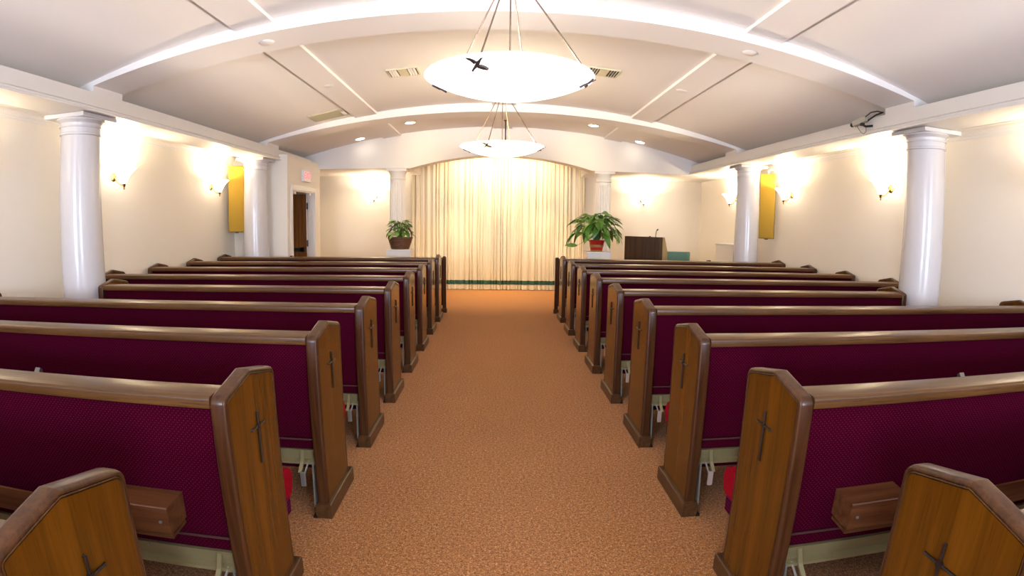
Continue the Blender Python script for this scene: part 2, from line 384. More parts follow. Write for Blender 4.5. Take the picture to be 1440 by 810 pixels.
# white ledge cabinet by the right wall
t = thing('ledge_cabinet', 'low white ledge cabinet against the right wall behind the far column', 'cabinet', (4.52, 9.62, 0))
MB().box(-0.13, 0.13, -0.55, 0.55, 0, 1.15, 0.006).build('body', M['trim'], t)
MB().box(-0.15, 0.135, -0.57, 0.57, 1.15, 1.18, 0.006).build('top', M['trim'], t)

# ------------------------------------------------------------------ columns
def column(x, y, label):
    t = thing('column', label, 'column', (x, y, 0), 0, 'smooth white round columns')
    R0 = 0.200
    pr = [(R0 * (1 - 0.10 * max(0, (i / 14 - 0.3) / 0.7) ** 1.6), 0.10 + (2.32 - 0.10) * i / 14) for i in range(15)]
    MB().lathe(pr, 48).build('shaft', M['gloss'], t, smooth=True)
    MB().lathe([(0.25, 0.045), (0.262, 0.06), (0.255, 0.085), (0.215, 0.095), (0.205, 0.11)], 48).build('base', M['gloss'], t, smooth=True)
    MB().box(-0.265, 0.265, -0.265, 0.265, 0, 0.045, 0.004).build('base_plinth', M['gloss'], t)
    MB().lathe([(0.183, 2.315), (0.192, 2.320), (0.192, 2.335), (0.184, 2.340), (0.186, 2.385), (0.194, 2.388), (0.194, 2.398), (0.188, 2.402), (0.190, 2.425), (0.205, 2.440), (0.222, 2.452), (0.222, 2.462)], 48).build('capital', M['gloss'], t, smooth=True)
    MB().box(-0.235, 0.235, -0.235, 0.235, 2.462, 2.50, 0.003).build('abacus', M['gloss'], t)
    return t
column(-3.865, 4.30, 'thick smooth white column on the left nearest the camera')
column(-3.880, 8.24, 'smooth white column on the left beside the gold speaker and doorway')
column(4.085, 4.30, 'thick smooth white column on the right nearest the camera')
column(4.090, 8.24, 'smooth white column on the far right beside the gold speaker')
def fluted(x, y, label):
    t = thing('fluted_column', label, 'column', (x, y, 0), 0, 'fluted columns framing the curtain')
    N = 96
    fl = lambda j, r, z: r - (0.013 * max(0, math.sin(2 * PI * (j % 6) / 6 - PI / 6)) if 0.15 < z < 2.22 else 0)
    MB().lathe([(0.155, 0.1), (0.155, 0.14), (0.155, 0.16), (0.155, 1.1), (0.148, 2.20), (0.148, 2.24), (0.148, 2.30)], N, flute=fl).build('shaft', M['trim'], t)
    MB().lathe([(0.195, 0.03), (0.2, 0.06), (0.17, 0.1)], 40).box(-0.21, 0.21, -0.15, 0.15, 0, 0.03).build('base', M['trim'], t)
    MB().lathe([(0.150, 2.29), (0.158, 2.30), (0.158, 2.315), (0.150, 2.32), (0.155, 2.40), (0.175, 2.44), (0.178, 2.455)], 40).build('capital', M['trim'], t, smooth=True)
    MB().box(-0.20, 0.20, -0.155, 0.155, 2.455, 2.50, 0.003).build('abacus', M['trim'], t)
fluted(-1.925, 10.32, 'fluted white column left of the ivory curtain behind the basket plant')
fluted(2.075, 10.32, 'fluted white column right of the ivory curtain behind the potted lily')

# ------------------------------------------------------------------ curtain
rc = random.Random(21)
VALLEYS = [-1.95]
while VALLEYS[-1] < 2.05: VALLEYS.append(VALLEYS[-1] + rc.choice((0.055, 0.07, 0.085, 0.10, 0.13, 0.15)) * rc.uniform(0.85, 1.15))
DEPTH = [rc.uniform(0.04, 0.085) for _ in VALLEYS]; SKEW = [rc.uniform(0.7, 1.45) for _ in VALLEYS]
def fold(x):
    """hanging pleats: rounded ridges between narrow uneven valleys (negative is towards the room)"""
    for i in range(len(VALLEYS) - 1):
        if VALLEYS[i] <= x < VALLEYS[i + 1]:
            q = ((x - VALLEYS[i]) / (VALLEYS[i + 1] - VALLEYS[i])) ** SKEW[i]
            return 0.03 - DEPTH[i] * (math.sin(PI * q) ** 0.55) + 0.008 * math.sin(2 * PI * q * 2 + i)
    return 0.0
def cloth(xa, xb, z0, z1, off, y, nz):
    n = int((xb - xa) / 0.0065); mb = MB(); N = n + 1
    def grid(dy):
        k = len(mb.v)
        for iz in range(nz + 1):
            z = z0 + (z1 - z0) * iz / nz
            for i in range(N):
                x = xa + (xb - xa) * i / n
                a = 0.75 + 0.35 * (1 - z / 3.0)
                mb.v.append((x + 0.003 * math.sin(2.1 * z + 9 * x), y + a * fold(x + 0.005 * math.sin(1.3 * z + 2 * x)) + off + dy, z))
        for iz in range(nz):
            for i in range(n):
                p = k + iz * N + i; mb.f.append((p, p + 1, p + N + 1, p + N))
        return k
    grid(0)
    return mb
def curtain(xa, xb, label):
    t = thing('curtain_panel', label, 'curtain', ((xa + xb) / 2, 11.60, 0), 0, 'ivory curtain panels')
    for nm, z0, z1, off, mat, nz in (('fabric', 0.012, 3.05, 0.0, M['curtain'], 22), ('hem_band', 0.122, 0.212, -0.004, M['green'], 2)):
        mb = cloth(xa, xb, z0, z1, off, 11.60, nz)
        mb.v = [(a - (xa + xb) / 2, b - 11.60, c) for a, b, c in mb.v]
        mb.build(nm, mat, t, smooth=True)
    return t
curtain(-1.84, 0.085, 'ivory pleated curtain with green hem band, left half behind the aisle')
curtain(0.100, 1.915, 'ivory pleated curtain with green hem band, right half behind the aisle')

# ------------------------------------------------------------------ pews
T = 0.057
def rounded(pts, radii, seg=4):
    out = []; n = len(pts)
    for i, p in enumerate(pts):
        r = radii[i]
        if r <= 0: out.append(p); continue
        p = Vector(p); a = (Vector(pts[i - 1]) - p).normalized(); b = (Vector(pts[(i + 1) % n]) - p).normalized()
        ang = a.angle(b); d = r / math.tan(ang / 2); c = p + (a + b).normalized() * (r / math.sin(ang / 2))
        s0 = p + a * d; s1 = p + b * d
        v0 = s0 - c; v1 = s1 - c; tot = math.atan2(v0.x * v1.y - v0.y * v1.x, v0.dot(v1))
        for k_ in range(seg + 1):
            th = tot * k_ / seg; cs_, sn = math.cos(th), math.sin(th)
            out.append((c.x + v0.x * cs_ - v0.y * sn, c.y + v0.x * sn + v0.y * cs_))
    return out
def inset(poly, d):
    n = len(poly); out = []
    area = sum(poly[i][0] * poly[(i + 1) % n][1] - poly[(i + 1) % n][0] * poly[i][1] for i in range(n))
    sg = 1 if area > 0 else -1
    for i in range(n):
        p0, p1, p2 = Vector(poly[i - 1]), Vector(poly[i]), Vector(poly[(i + 1) % n])
        e1 = (p1 - p0).normalized(); e2 = (p2 - p1).normalized()
        n1 = Vector((-e1.y, e1.x)) * sg; n2 = Vector((-e2.y, e2.x)) * sg
        m = (n1 + n2); m = m / max(0.2, m.dot(n1)) if m.length > 1e-6 else n1
        out.append((p1.x + m.x * d, p1.y + m.y * d))
    return out
PROF = rounded([(0, 0.0), (0.40, 0.0), (0.40, 0.948), (0.19, 0.993), (0, 0.945)], [0, 0, 0.045, 0.010, 0.030])
def end_panel(t, s, u0, aisle):
    """an upright slab across the pew; s = side sign, u0 = its outer face, thickness goes inwards"""
    d = 1 if aisle else -1
    X = lambda u: s * (u0 + d * u)
    core = inset(PROF, 0.0215)
    o = MB().prism(core, 0, X(0.0), X(T)).build('end_panel', M['face'], t)
    # each loop: (inset, u)
    mb = MB()
    loops = [[(X(u), y, z) for y, z in inset(PROF, i) if True] for i, u in ((0.0215, 0.005), (0.0205, 0.005), (0.0200, 0.001), (0.0180, -0.0015), (0.0155, -0.0005), (0.0145, 0.0035), (0.0130, 0.0), (0.006, 0.001), (0.0015, 0.005), (0.0, 0.012), (0.0, T - 0.012), (0.0015, T - 0.005), (0.006, T - 0.001), (0.022, T))]
    mb.loft(loops, True, False)
    mb.build('edge_trim', M['edge'], o, smooth=True)
    # plinth
    a, b = sorted((X(-0.018), X(T + 0.008)))
    mb = MB().prism(rounded([(a, 0.0), (b, 0.0), (b, 0.080), (a, 0.080)], [0, 0, 0.006, 0.006], 2), 1, -0.018, 0.434)
    mb.build('plinth', M['plinth'], o)
    if aisle:
        zc, yc = 0.777, 0.212
        mb = MB()
        fx = X(0.0); px = X(-0.0045)
        for (ya, za, yb, zb_) in ((yc, 0.636, yc, 0.829), (yc - 0.052, zc, yc + 0.052, zc)):
            mb.tube([(fx, ya, za), (px, ya, za), (px, yb, zb_), (fx, yb, zb_)], 0.0042, 6)
        mb.tube([(fx, yc, zc), (X(-0.009), yc, zc)], 0.010, 10)
        mb.build('cross', M['bronze'], o, smooth=True)
    return o
def make_pew(s, L, rack=False):
    t = link('pew', None)
    end_panel(t, s, 0.0, True); end_panel(t, s, L, False)
    a, b = s * T, s * (L - T)
    cap = rounded([(0.002, 0.908), (0.115, 0.908), (0.115, 0.956), (0.002, 0.948)], [0.004, 0.004, 0.008, 0.012], 3)
    MB().prism(cap, 0, a, b).build('cap_rail', M['rail'], t, smooth=True)
    bk = rounded([(0.040, 0.414), (0.105, 0.414), (0.105, 0.912), (0.034, 0.912)], [0.012, 0.01, 0.0, 0.006], 3)
    o = MB().prism(bk, 0, a, b).build('backrest', M['wine'], t, smooth=True)
    MB().tube([(a, 0.040, 0.412), (b, 0.040, 0.412)], 0.005, 6).build('piping', M['welt'], o)
    MB().prism(rounded([(0.044, 0.358), (0.10, 0.358), (0.10, 0.410), (0.044, 0.410)], [0.008, 0, 0, 0.004], 2), 0, a, b).build('skirt', M['wine'], o)
    fr = rounded([(0.105, 0.520), (0.150, 0.46), (0.185, 0.46), (0.125, 0.905), (0.105, 0.905)], [0, 0, 0.01, 0.02, 0], 3)
    MB().prism(fr, 0, a, b).build('front_cushion', M['seat'], t, smooth=True)
    st = rounded([(0.11, 0.30), (0.60, 0.29), (0.64, 0.43), (0.11, 0.455)], [0, 0.05, 0.06, 0], 5)
    MB().prism(st, 0, a + s * 0.004, b - s * 0.004).build('seat_cushion', M['seat'], t, smooth=True)
    MB().box(a, b, 0.10, 0.56, 0.228, 0.298).build('seat_base', M['wine'], t)
    # steel channel under the back with bolts and drop brackets
    ch = [(0.030, 0.350), (0.030, 0.356), (0.085, 0.356), (0.085, 0.290), (0.022, 0.290), (0.022, 0.302), (0.028, 0.302), (0.028, 0.296), (0.062, 0.296), (0.052, 0.350)]
    ch = [(0.036, 0.356), (0.098, 0.356), (0.098, 0.286), (0.018, 0.286), (0.018, 0.298), (0.044, 0.304)]
    o = MB().prism(ch, 0, a, b).build('steel_channel', M['steel_tan'], t)
    for u in (0.42, 1.4):
        MB().tube([(s * u, 0.044, 0.345), (s * u, 0.034, 0.345)], 0.005, 8).build('bolt', M['steel'], o)
    for u in (0.125, L - 0.125):
        x = s * u
        br = MB().prism([(0.040, 0.352), (0.032, 0.352), (0.012, 0.30), (-0.030, 0.262), (-0.022, 0.256), (0.020, 0.292), (0.042, 0.345)], 0, x - 0.009, x + 0.009).build('drop_bracket', M['steel_tan'], t)
        MB().box(x - 0.030 * s, x - 0.004 * s, -0.040, -0.026, 0.19, 0.268, 0.003).build('stop_plate', M['pink'] if s > 0 else M['steel'], br)
        MB().tube([(x - s * 0.03, 0.03, 0.300), (x - s * 0.017, -0.03, 0.235)], 0.005, 6).build('brace', M['steel'], br)
        u2 = u - 0.055 if u < 1 else u + 0.055
        lg = MB().prism([(-0.008, 0.06), (0.022, 0.06), (0.046, 0.30), (0.016, 0.30)], 0, s * (u2 - 0.005), s * (u2 - 0.011 + 0.011 + 0.004)).build('leg_plate', M['steel'], t)
        MB().box(s * (u2 - 0.012), s * (u2 + 0.012), -0.02, 0.04, 0.0, 0.012).box(s * (u2 - 0.005), s * (u2 + 0.003), -0.004, 0.02, 0.012, 0.065).build('foot', M['bronze'], lg)
    # hymn book rack
    if rack:
        u0, u1 = 0.235, 1.60
        rk = MB().prism([(-0.058, 0.452), (-0.046, 0.448), (-0.050, 0.545), (-0.062, 0.545)], 0, s * u0, s * u1).build('book_rack', M['rack'], t)
        MB().prism([(-0.048, 0.452), (0.035, 0.462), (0.035, 0.474), (-0.048, 0.464)], 0, s * u0, s * u1).build('shelf', M['rack'], rk)
        for ua, ub in ((u0 - 0.004, u0 + 0.255), (u1 - 0.28, u1 + 0.004)):
            lid = MB().prism(rounded([(-0.066, 0.470), (0.036, 0.485), (0.036, 0.585), (-0.070, 0.575)], [0.003, 0, 0, 0.004], 1), 0, s * ua, s * ub).build('lid_block', M['rack'], rk)
        MB().lathe([(0.006, 0), (0.005, 0.004)], 10).build('screw', M['steel'], rk, (s * (u0 + 0.03), -0.068, 0.520), (PI / 2, 0, 0))
    # steel clip
    u = 1.74
    MB().prism([(0.036, 0.66), (0.036, 0.70), (0.020, 0.712), (-0.012, 0.668), (-0.014, 0.60), (-0.008, 0.60), (-0.006, 0.664), (0.020, 0.700)], 0, s * (u - 0.018), s * (u + 0.018)).build('steel_clip', M['steel'], t)
    return t
XL, XR, Y0, DYR = -0.8424, 0.9880, 1.4904, 0.0112
order = ['nearest the camera and cut off', 'second row from the camera', 'third row from the camera', 'fourth row from the camera', 'fifth row from the camera', 'sixth row from the camera', 'seventh row from the camera', 'eighth row from the camera', 'last row before the front screen']
for s, X, L, Ls, nm in ((-1, XL, 3.512, 2.774, 'left'), (1, XR, 3.619, 2.867, 'right')):
    first = True
    full = make_pew(s, L); short = make_pew(s, Ls); racked = make_pew(s, L, True)
    for r in range(9):
        if r == 4: o = short
        elif r == 1: o = racked
        elif first: o = full; first = False
        else: o = copy_tree(full)
        o.location = (X, Y0 + 0.9 * (r - 1) + (DYR if s > 0 else 0), 0)
        tag(o, 'wine backed wooden pew %s of the aisle, %s' % (nm, order[r]), 'pew', 'pews ' + nm + ' of the aisle')
# low front screens before the first pews
for s, X, L, nm in ((-1, XL + 0.03, 2.65, 'left'), (1, XR - 0.02, 2.67, 'right')):
    t = thing('pew_screen', 'low wine panelled wooden screen %s of the aisle, in front of the foremost pew' % nm, 'screen', (X, 8.60, 0), 0, 'front screens')
    for u0, d in ((0.0, 1), (L, -1)):
        a, b = sorted((s * u0, s * (u0 + d * 0.06)))
        p = MB().prism(rounded([(a, 0), (b, 0), (b, 0.925), (a, 0.925)], [0, 0, 0.02, 0.02], 3), 1, 0.0, 0.075).build('post', M['edge'], t)
        MB().box(a - 0.012, b + 0.012, -0.012, 0.087, 0, 0.07, 0.004).build('plinth', M['plinth'], p)
    MB().box(s * 0.06, s * (L - 0.06), 0.02, 0.055, 0.12, 0.86).build('panel', M['wine'], t)
    MB().prism(rounded([(0.0, 0.86), (0.075, 0.86), (0.075, 0.905), (0.0, 0.90)], [0.004] * 4, 2), 0, s * 0.06, s * (L - 0.06)).build('cap_rail', M['rail'], t)

# ------------------------------------------------------------------ chandeliers
M['cast'] = plain('cast_pewter', (0.075, 0.055, 0.055), 0.45, 0.4, var=0.4, vscale=60)
def bird(seed):
    """small cast bird relief lying in the local y-z plane: body on the diagonal, two spread wings"""
    mb = MB()
    body = [(0.050, 0.034), (0.036, 0.036), (0.022, 0.024), (0.004, 0.014), (-0.016, -0.010), (-0.048, -0.044), (-0.040, -0.050), (-0.026, -0.036), (0.004, -0.016), (0.022, 0.004), (0.034, 0.022)]
    w1 = [(0.006, 0.012), (-0.004, 0.030), (-0.024, 0.046), (-0.044, 0.050), (-0.040, 0.040), (-0.026, 0.026), (-0.014, 0.002)]
    w2 = [(0.006, -0.012), (0.022, -0.016), (0.040, -0.030), (0.050, -0.046), (0.040, -0.046), (0.022, -0.040), (0.000, -0.026), (-0.006, -0.014)]
    for i, pl in enumerate((body, w1, w2)): mb.prism(pl, 0, -0.004, 0.007 + 0.002 * i)
    return mb
def batwing(o):
    """wide-throw reflector: the bulb sends more light sideways than straight up"""
    ld = o.data; ld.use_nodes = True; t = ld.node_tree
    em = next(n for n in t.nodes if n.type == 'EMISSION')
    tc_ = t.nodes.new('ShaderNodeTexCoord'); sp = t.nodes.new('ShaderNodeSeparateXYZ'); t.links.new(tc_.outputs['Normal'], sp.inputs[0])
    z = mth(t, 'ADD', mth(t, 'ABSOLUTE', sp.outputs[2]), 0.05)
    t.links.new(mth(t, 'MINIMUM', mth(t, 'DIVIDE', 1.15, mth(t, 'POWER', z, 3.0)), 60.0), em.inputs['Strength'])
def chandelier(x, y, zrim, label, bulb_c=CHAND_C, bowl_m=M['bowl']):
    t = thing('bowl_chandelier', label, 'chandelier', (x, y, zrim), 0, 'bowl chandeliers')
    R, D = 0.50, 0.118
    outer = [(0.001, -D)] + [(R * q, -D * (1 - q ** 2.1)) for q in (0.12, 0.25, 0.38, 0.5, 0.6, 0.7, 0.8, 0.88, 0.95, 1.0)]
    inner = [(R - 0.006, 0.006), (R - 0.014, 0.0)] + [(R * q - 0.014, -(D - 0.014) * (1 - q ** 2.1)) for q in (0.93, 0.85, 0.75, 0.6, 0.45, 0.3, 0.15)] + [(0.001, -D + 0.014)]
    MB().lathe(outer + inner, 72).build('bowl', bowl_m, t, smooth=True)
    hub = 0.68
    ang = [-108, -41, 75, 140]
    for a in ang:
        a = math.radians(a)
        MB().tube([((R - 0.004) * math.cos(a), (R - 0.004) * math.sin(a), 0.0), (0.02 * math.cos(a), 0.02 * math.sin(a), hub)], 0.0055, 6).build('rod', M['pewter'], t)
    MB().lathe([(0.010, hub - 0.05), (0.03, hub - 0.03), (0.035, hub), (0.02, hub + 0.02), (0.009, hub + 0.04), (0.009, zv(x) - 0.032 - zrim - 0.02)], 16).build('hub', M['pewter'], t)
    MB().lathe([(0.07, zv(x) - 0.032 - zrim), (0.066, zv(x) - 0.032 - zrim - 0.015), (0.02, zv(x) - 0.032 - zrim - 0.03)], 24).build('ceiling_canopy', M['pewter'], t)
    MB().tube([(0, 0, -0.12), (0, 0, hub - 0.04)], 0.006, 6).build('wire_stem', M['pewter'], t)
    for i, (a, q) in enumerate(((-114, 0.87), (-3, 0.93), (157, 0.93))):
        aa = math.radians(a)
        z = -D * (1 - q ** 2.1)
        bird(i).build('bird_ornament', M['cast'], t, (R * q * math.cos(aa), R * q * math.sin(aa), z), (0.5 * i, math.radians(58), aa))
    for a in (30, 150, 270):
        aa = math.radians(a)
        batwing(lamp('POINT', (0.035 * math.cos(aa), 0.035 * math.sin(aa), -0.080), CHAND_W / 3, bulb_c, t, name='bulb', shadow_soft_size=0.05))
    return t
chandelier(0.065, 3.14, 2.340, 'large glowing white bowl chandelier hanging nearest the camera')
chandelier(0.055, 6.33, 2.378, 'smaller looking glowing bowl chandelier hanging before the curtain', (1.0, 0.80, 0.58), glow('warm_alabaster_glass', (1.0, 0.80, 0.46), 1.7))
chandelier(0.065, -0.15, 2.372, 'bowl chandelier above and behind the viewpoint')  # fixture added out of view to light the near end
t = thing('hanging_rod', 'thin dark rod hanging from the ceiling behind the far chandelier', 'rod', (0.136, 9.3, 2.86))
MB().tube([(0, 0, 0.03), (0, 0, zv(0.136) - 0.032 - 2.86 - 0.012)], 0.011, 8).build('rod', M['bronze'], t)
MB().lathe([(0.02, 0.0), (0.022, 0.015), (0.01, 0.03)], 12).build('tip', M['bronze'], t)
MB().lathe([(0.03, zv(0.136) - 0.032 - 2.86 - 0.012), (0.03, zv(0.136) - 0.032 - 2.86)], 12).build('ceiling_plate', M['bronze'], t)

# ------------------------------------------------------------------ wall sconces
def sconce(x, y, rz, label, power=1.0):
    """local: wall plane at x=0, room towards +x"""
    t = thing('wall_sconce', label, 'sconce', (x, y, 1.93), rz, 'fan bowl wall sconces')
    MB().lathe([(0.0, 0), (0.05, 0.001), (0.05, 0.008), (0.035, 0.016), (0.02, 0.02)], 20).build('backplate', M['brass'], t, (0, 0, 0.11), (0, PI / 2, 0), smooth=True)
    cxs = 0.155
    MB().tube([(0.015, 0, 0.11), (0.035, 0, 0.085), (0.06, 0, 0.05), (0.10, 0, 0.02), (cxs, 0, 0.012)], 0.008, 8).tube([(0.015, 0, 0.12), (0.03, 0, 0.17), (0.05, 0, 0.19), (0.09, 0, 0.195)], [0.008, 0.008, 0.006, 0.003], 8).build('arm', M['brass'], t, smooth=True)
    MB().lathe([(0.002, -0.04), (0.010, -0.028), (0.006, -0.014), (0.016, 0.0), (0.018, 0.02), (0.024, 0.03)], 14, (cxs, 0, 0)).build('finial', M['brass'], t, smooth=True)
    pr = [(0.022, 0.028), (0.035, 0.05), (0.050, 0.085), (0.072, 0.125), (0.105, 0.168), (0.145, 0.205), (0.149, 0.207), (0.143, 0.212), (0.100, 0.176), (0.066, 0.132), (0.044, 0.09), (0.028, 0.055), (0.001, 0.040)]
    MB().lathe(pr, 40, (cxs, 0, 0)).build('glass_shade', M['shade'], t, smooth=True)
    lamp('POINT', (cxs, 0, 0.17), SCONCE_W * power, SCONCE_C, t, name='bulb', shadow_soft_size=0.03)
    return t
sconce(WL, 5.47, 0, 'white glass sconce on the left wall just past the near column')
sconce(WL, 7.76, 0, 'white glass sconce on the left wall beside the gold speaker')
sconce(WR, 5.48, PI, 'white glass sconce on the right wall beside the near column')
sconce(WR, 7.80, PI, 'white glass sconce on the right wall beside the gold speaker')
sconce(WR, 9.86, PI, 'white glass sconce on the right wall beyond the far column')
sconce(-2.69, BACK, -PI / 2, 'white glass sconce on the back wall left of the curtain')
sconce(3.25, BACK, -PI / 2, 'white glass sconce on the back wall above the lectern')
sconce(WL, 3.10, 0, 'white glass sconce on the left wall before the near column', 0.6)
sconce(WR, 3.10, PI, 'white glass sconce on the right wall before the near column', 0.6)

# ------------------------------------------------------------------ speakers
def speaker(x, y, rz, label, bracket):
    t = thing('wall_speaker', label, 'speaker', (x, y, 1.33), rz, 'gold column speakers')
    MB().box(-0.125, 0.125, -0.04, 0.05, 0, 1.07, 0.006).build('case', M['goldside'], t)
    MB().box(-0.118, 0.118, -0.052, -0.04, 0.012, 1.058, 0.004).build('grille', M['gold'], t)
    MB().box(-0.03, 0.03, -0.03, 0.0, -0.012, 0).build('badge_knob', M['bronze'], t)
    if bracket: MB().tube([(0.0, 0.02, 1.07), (0.0, 0.02, 1.12), (0.05, 0.06, 1.14), (0.10, 0.13, 1.13)], 0.018, 8).build('bracket', M['trim'], t, smooth=True)
    else: MB().box(-0.02, 0.02, 0.05, 0.10, 0.4, 0.7).build('bracket', M['bronze'], t)
speaker(-4.22, 8.22, math.radians(35), 'tall gold cloth speaker on the left wall by the column', False)
speaker(4.45, 8.22, math.radians(-35), 'tall gold cloth speaker on the right wall by the column', True)

# ------------------------------------------------------------------ exit sign
t = thing('exit_sign', 'small white exit sign with red letters above the doorway', 'sign', (BX, 9.36, 2.20))
MB().box(0.0, 0.055, -0.17, 0.17, 0, 0.21, 0.004).build('housing', M['signwhite'], t)
tc = bpy.data.curves.new('exit_lettering', 'FONT'); tc.body = 'EXIT'; tc.size = 0.155; tc.align_x = 'CENTER'; tc.align_y = 'CENTER'; tc.extrude = 0.002; tc.offset = 0.003
to = bpy.data.objects.new('tmp_text', tc); col.objects.link(to)
bpy.context.view_layer.update()
tm = bpy.data.meshes.new_from_object(to.evaluated_get(bpy.context.evaluated_depsgraph_get())); bpy.data.objects.remove(to)
tm.materials.clear(); tm.materials.append(M['signred'])
lo = link('lettering', tm, t); lo.matrix_local = Matrix(((0, 0, 1, 0.0575), (1, 0, 0, 0.0), (0, 1, 0, 0.103), (0, 0, 0, 1)))

# ------------------------------------------------------------------ ceiling fittings
def on_vault(name, label, cat, x, y, drop=0.0, group=None, fn=zv, slope=0.0376):
    t = thing(name, label, cat, (x, y, fn(x) - drop), 0, group)
    t.rotation_euler = (0, math.atan(2 * slope * (x - CX)), 0)
    return t
for x, lab in ((-1.105, 'small slatted ceiling vent left of the near chandelier'), (1.20, 'small slatted ceiling vent right of the near chandelier')):
    t = on_vault('ceiling_vent', lab, 'vent', x, 6.16 if x < 0 else 6.05, 0.006, 'small ceiling vents')
    MB().box(-0.18, 0.18, -0.15, 0.15, -0.004, 0.004).build('backing', M['grille'], t)
    MB().box(-0.18, 0.18, -0.15, -0.138, -0.016, -0.004).box(-0.18, 0.18, 0.138, 0.15, -0.016, -0.004).box(-0.18, -0.168, -0.138, 0.138, -0.016, -0.004).box(0.168, 0.18, -0.138, 0.138, -0.016, -0.004).box(-0.052, 0.052, -0.138, 0.138, -0.012, -0.004).build('frame', M['grille'], t)
    sl = None
    for x_ in (-0.148, -0.118, -0.088, 0.068, 0.098, 0.128):
        if sl is None: sl = MB().prism([(0, -0.022), (0.004, -0.022), (0.022, -0.005), (0.016, -0.005)], 1, -0.138, 0.138).mesh('slat', M['trim'])
        link('slat', sl, t, (x_, 0, 0))
    for x_ in (-0.11, 0.11): MB().box(x_ - 0.056, x_ + 0.056, -0.137, 0.137, -0.006, -0.0045).build('dark_gap', M['dark'], t)  # dark sheets paint in the shade behind the slats
t = on_vault('return_air_grille', 'long cream air return grille on the ceiling left near the far arch', 'vent', -2.46, 7.66, 0.006)
MB().box(-0.28, 0.28, -0.20, 0.20, -0.004, 0.004).build('backing', M['grille'], t)
sm = MB().prism([(-0.008, -0.016), (-0.004, -0.016), (0.008, -0.004), (0.002, -0.004)], 0, -0.26, 0.26)
sm.v = [(a, b, c) for a, b, c in sm.v]; sme = sm.mesh('slat', M['grille'])
for i in range(14): link('slat', sme, t, (0, -0.175 + 0.027 * i, 0))
MB().box(0.20, 0.25, -0.10, 0.08, -0.024, -0.016).build('paper_tag', M['signwhite'], t)
for x, y, lab in ((-1.51, 9.20, 'lit recessed downlight beyond the far arch, left and nearer the middle'), (1.665, 9.22, 'lit recessed downlight beyond the far arch, right and nearer the middle'), (-2.56, 9.86, 'lit recessed downlight beyond the far arch, leftmost'), (2.67, 9.86, 'lit recessed downlight beyond the far arch, rightmost')):
    t = on_vault('recessed_downlight', lab, 'downlight', x, y, 0.0, 'recessed downlights by the header wall')
    MB().lathe([(0.085, 0.004), (0.108, 0.002), (0.108, -0.008), (0.086, -0.010)], 28, caps=False).build('trim_ring', M['trim'], t, smooth=True)
    MB().lathe([(0.086, 0.004), (0.084, -0.006), (0.04, -0.009), (0.002, -0.010)], 28).build('lens', M['lens'], t, smooth=True)
    inner = abs(x - CX) < 2
    lamp('SPOT', (0, 0, -0.03), DOWN_W * (1.0 if inner else 0.7), ALCOVE_C, t, rot=(math.radians(34 if inner else -14), 0, 0), name='bulb', spot_size=math.radians(135 if inner else 95), spot_blend=1.0, shadow_soft_size=0.07)
for x, y, fn, sl, dr_, lab in ((-1.98, 4.36, zr, 0.0311, 0, 'round blank cover plate under the near arch, left'), (2.18, 4.36, zr, 0.0311, 0, 'round blank cover plate under the near arch, right'), (-2.0, 6.2, zv, 0.0376, 0.032, 'round blank cover plate on the left ceiling strip'), (2.17, 6.14, zv, 0.0376, 0.032, 'round blank cover plate on the right ceiling strip')):
    t = on_vault('cover_plate', lab, 'cover plate', x, y, dr_, 'round ceiling cover plates', fn, sl)
    MB().lathe([(0.062, 0.0), (0.062, -0.004), (0.055, -0.008), (0.002, -0.009)], 28).build('disc', M['ceil'], t, smooth=True)
    MB().lathe([(0.062, 0.0), (0.070, 0.0), (0.070, -0.003), (0.063, -0.003)], 28, caps=False).build('rim', M['trim'], t)
# security camera on the right beam
t = thing('security_camera', 'grey security camera with dangling wires on the right beam', 'camera', (3.71, 4.86, 2.645))
rot = (math.radians(-14), 0, math.radians(18))
MB().box(-0.030, 0.030, -0.085, 0.085, -0.028, 0.028, 0.005).build('body', M['steel_tan'] if False else plain('camera_grey', (0.42, 0.38, 0.30), 0.4), t, rot=rot)
MB().lathe([(0.022, -0.03), (0.024, 0.0), (0.018, 0.012)], 16).build('lens', M['black'], t, (-0.030, 0.100, -0.026), (math.radians(-100), 0, 0))
MB().tube([(0.03, -0.06, -0.01), (0.05, -0.11, 0.02), (0.06, -0.18, 0.045), (0.08, -0.27, 0.06)], 0.008, 8).tube([(0.0, -0.07, 0.03), (0.03, -0.14, 0.075), (0.06, -0.2, 0.08), (0.08, -0.26, 0.06)], 0.006, 8).build('bracket', M['black'], t)
MB().tube([(0.0, -0.02, -0.03), (0.03, -0.05, -0.055), (0.085, -0.10, -0.05)], 0.012, 8).box(-0.02, 0.02, -0.05, -0.02, -0.05, -0.02).build('mount_arm', M['black'], t)
MB().tube([(-0.01, 0.05, -0.02), (0.0, 0.03, -0.07), (0.015, 0.0, -0.115), (0.03, -0.02, -0.128), (0.035, -0.05, -0.11), (0.03, -0.06, -0.05)], 0.003, 6).build('wires', M['pewter'], t)

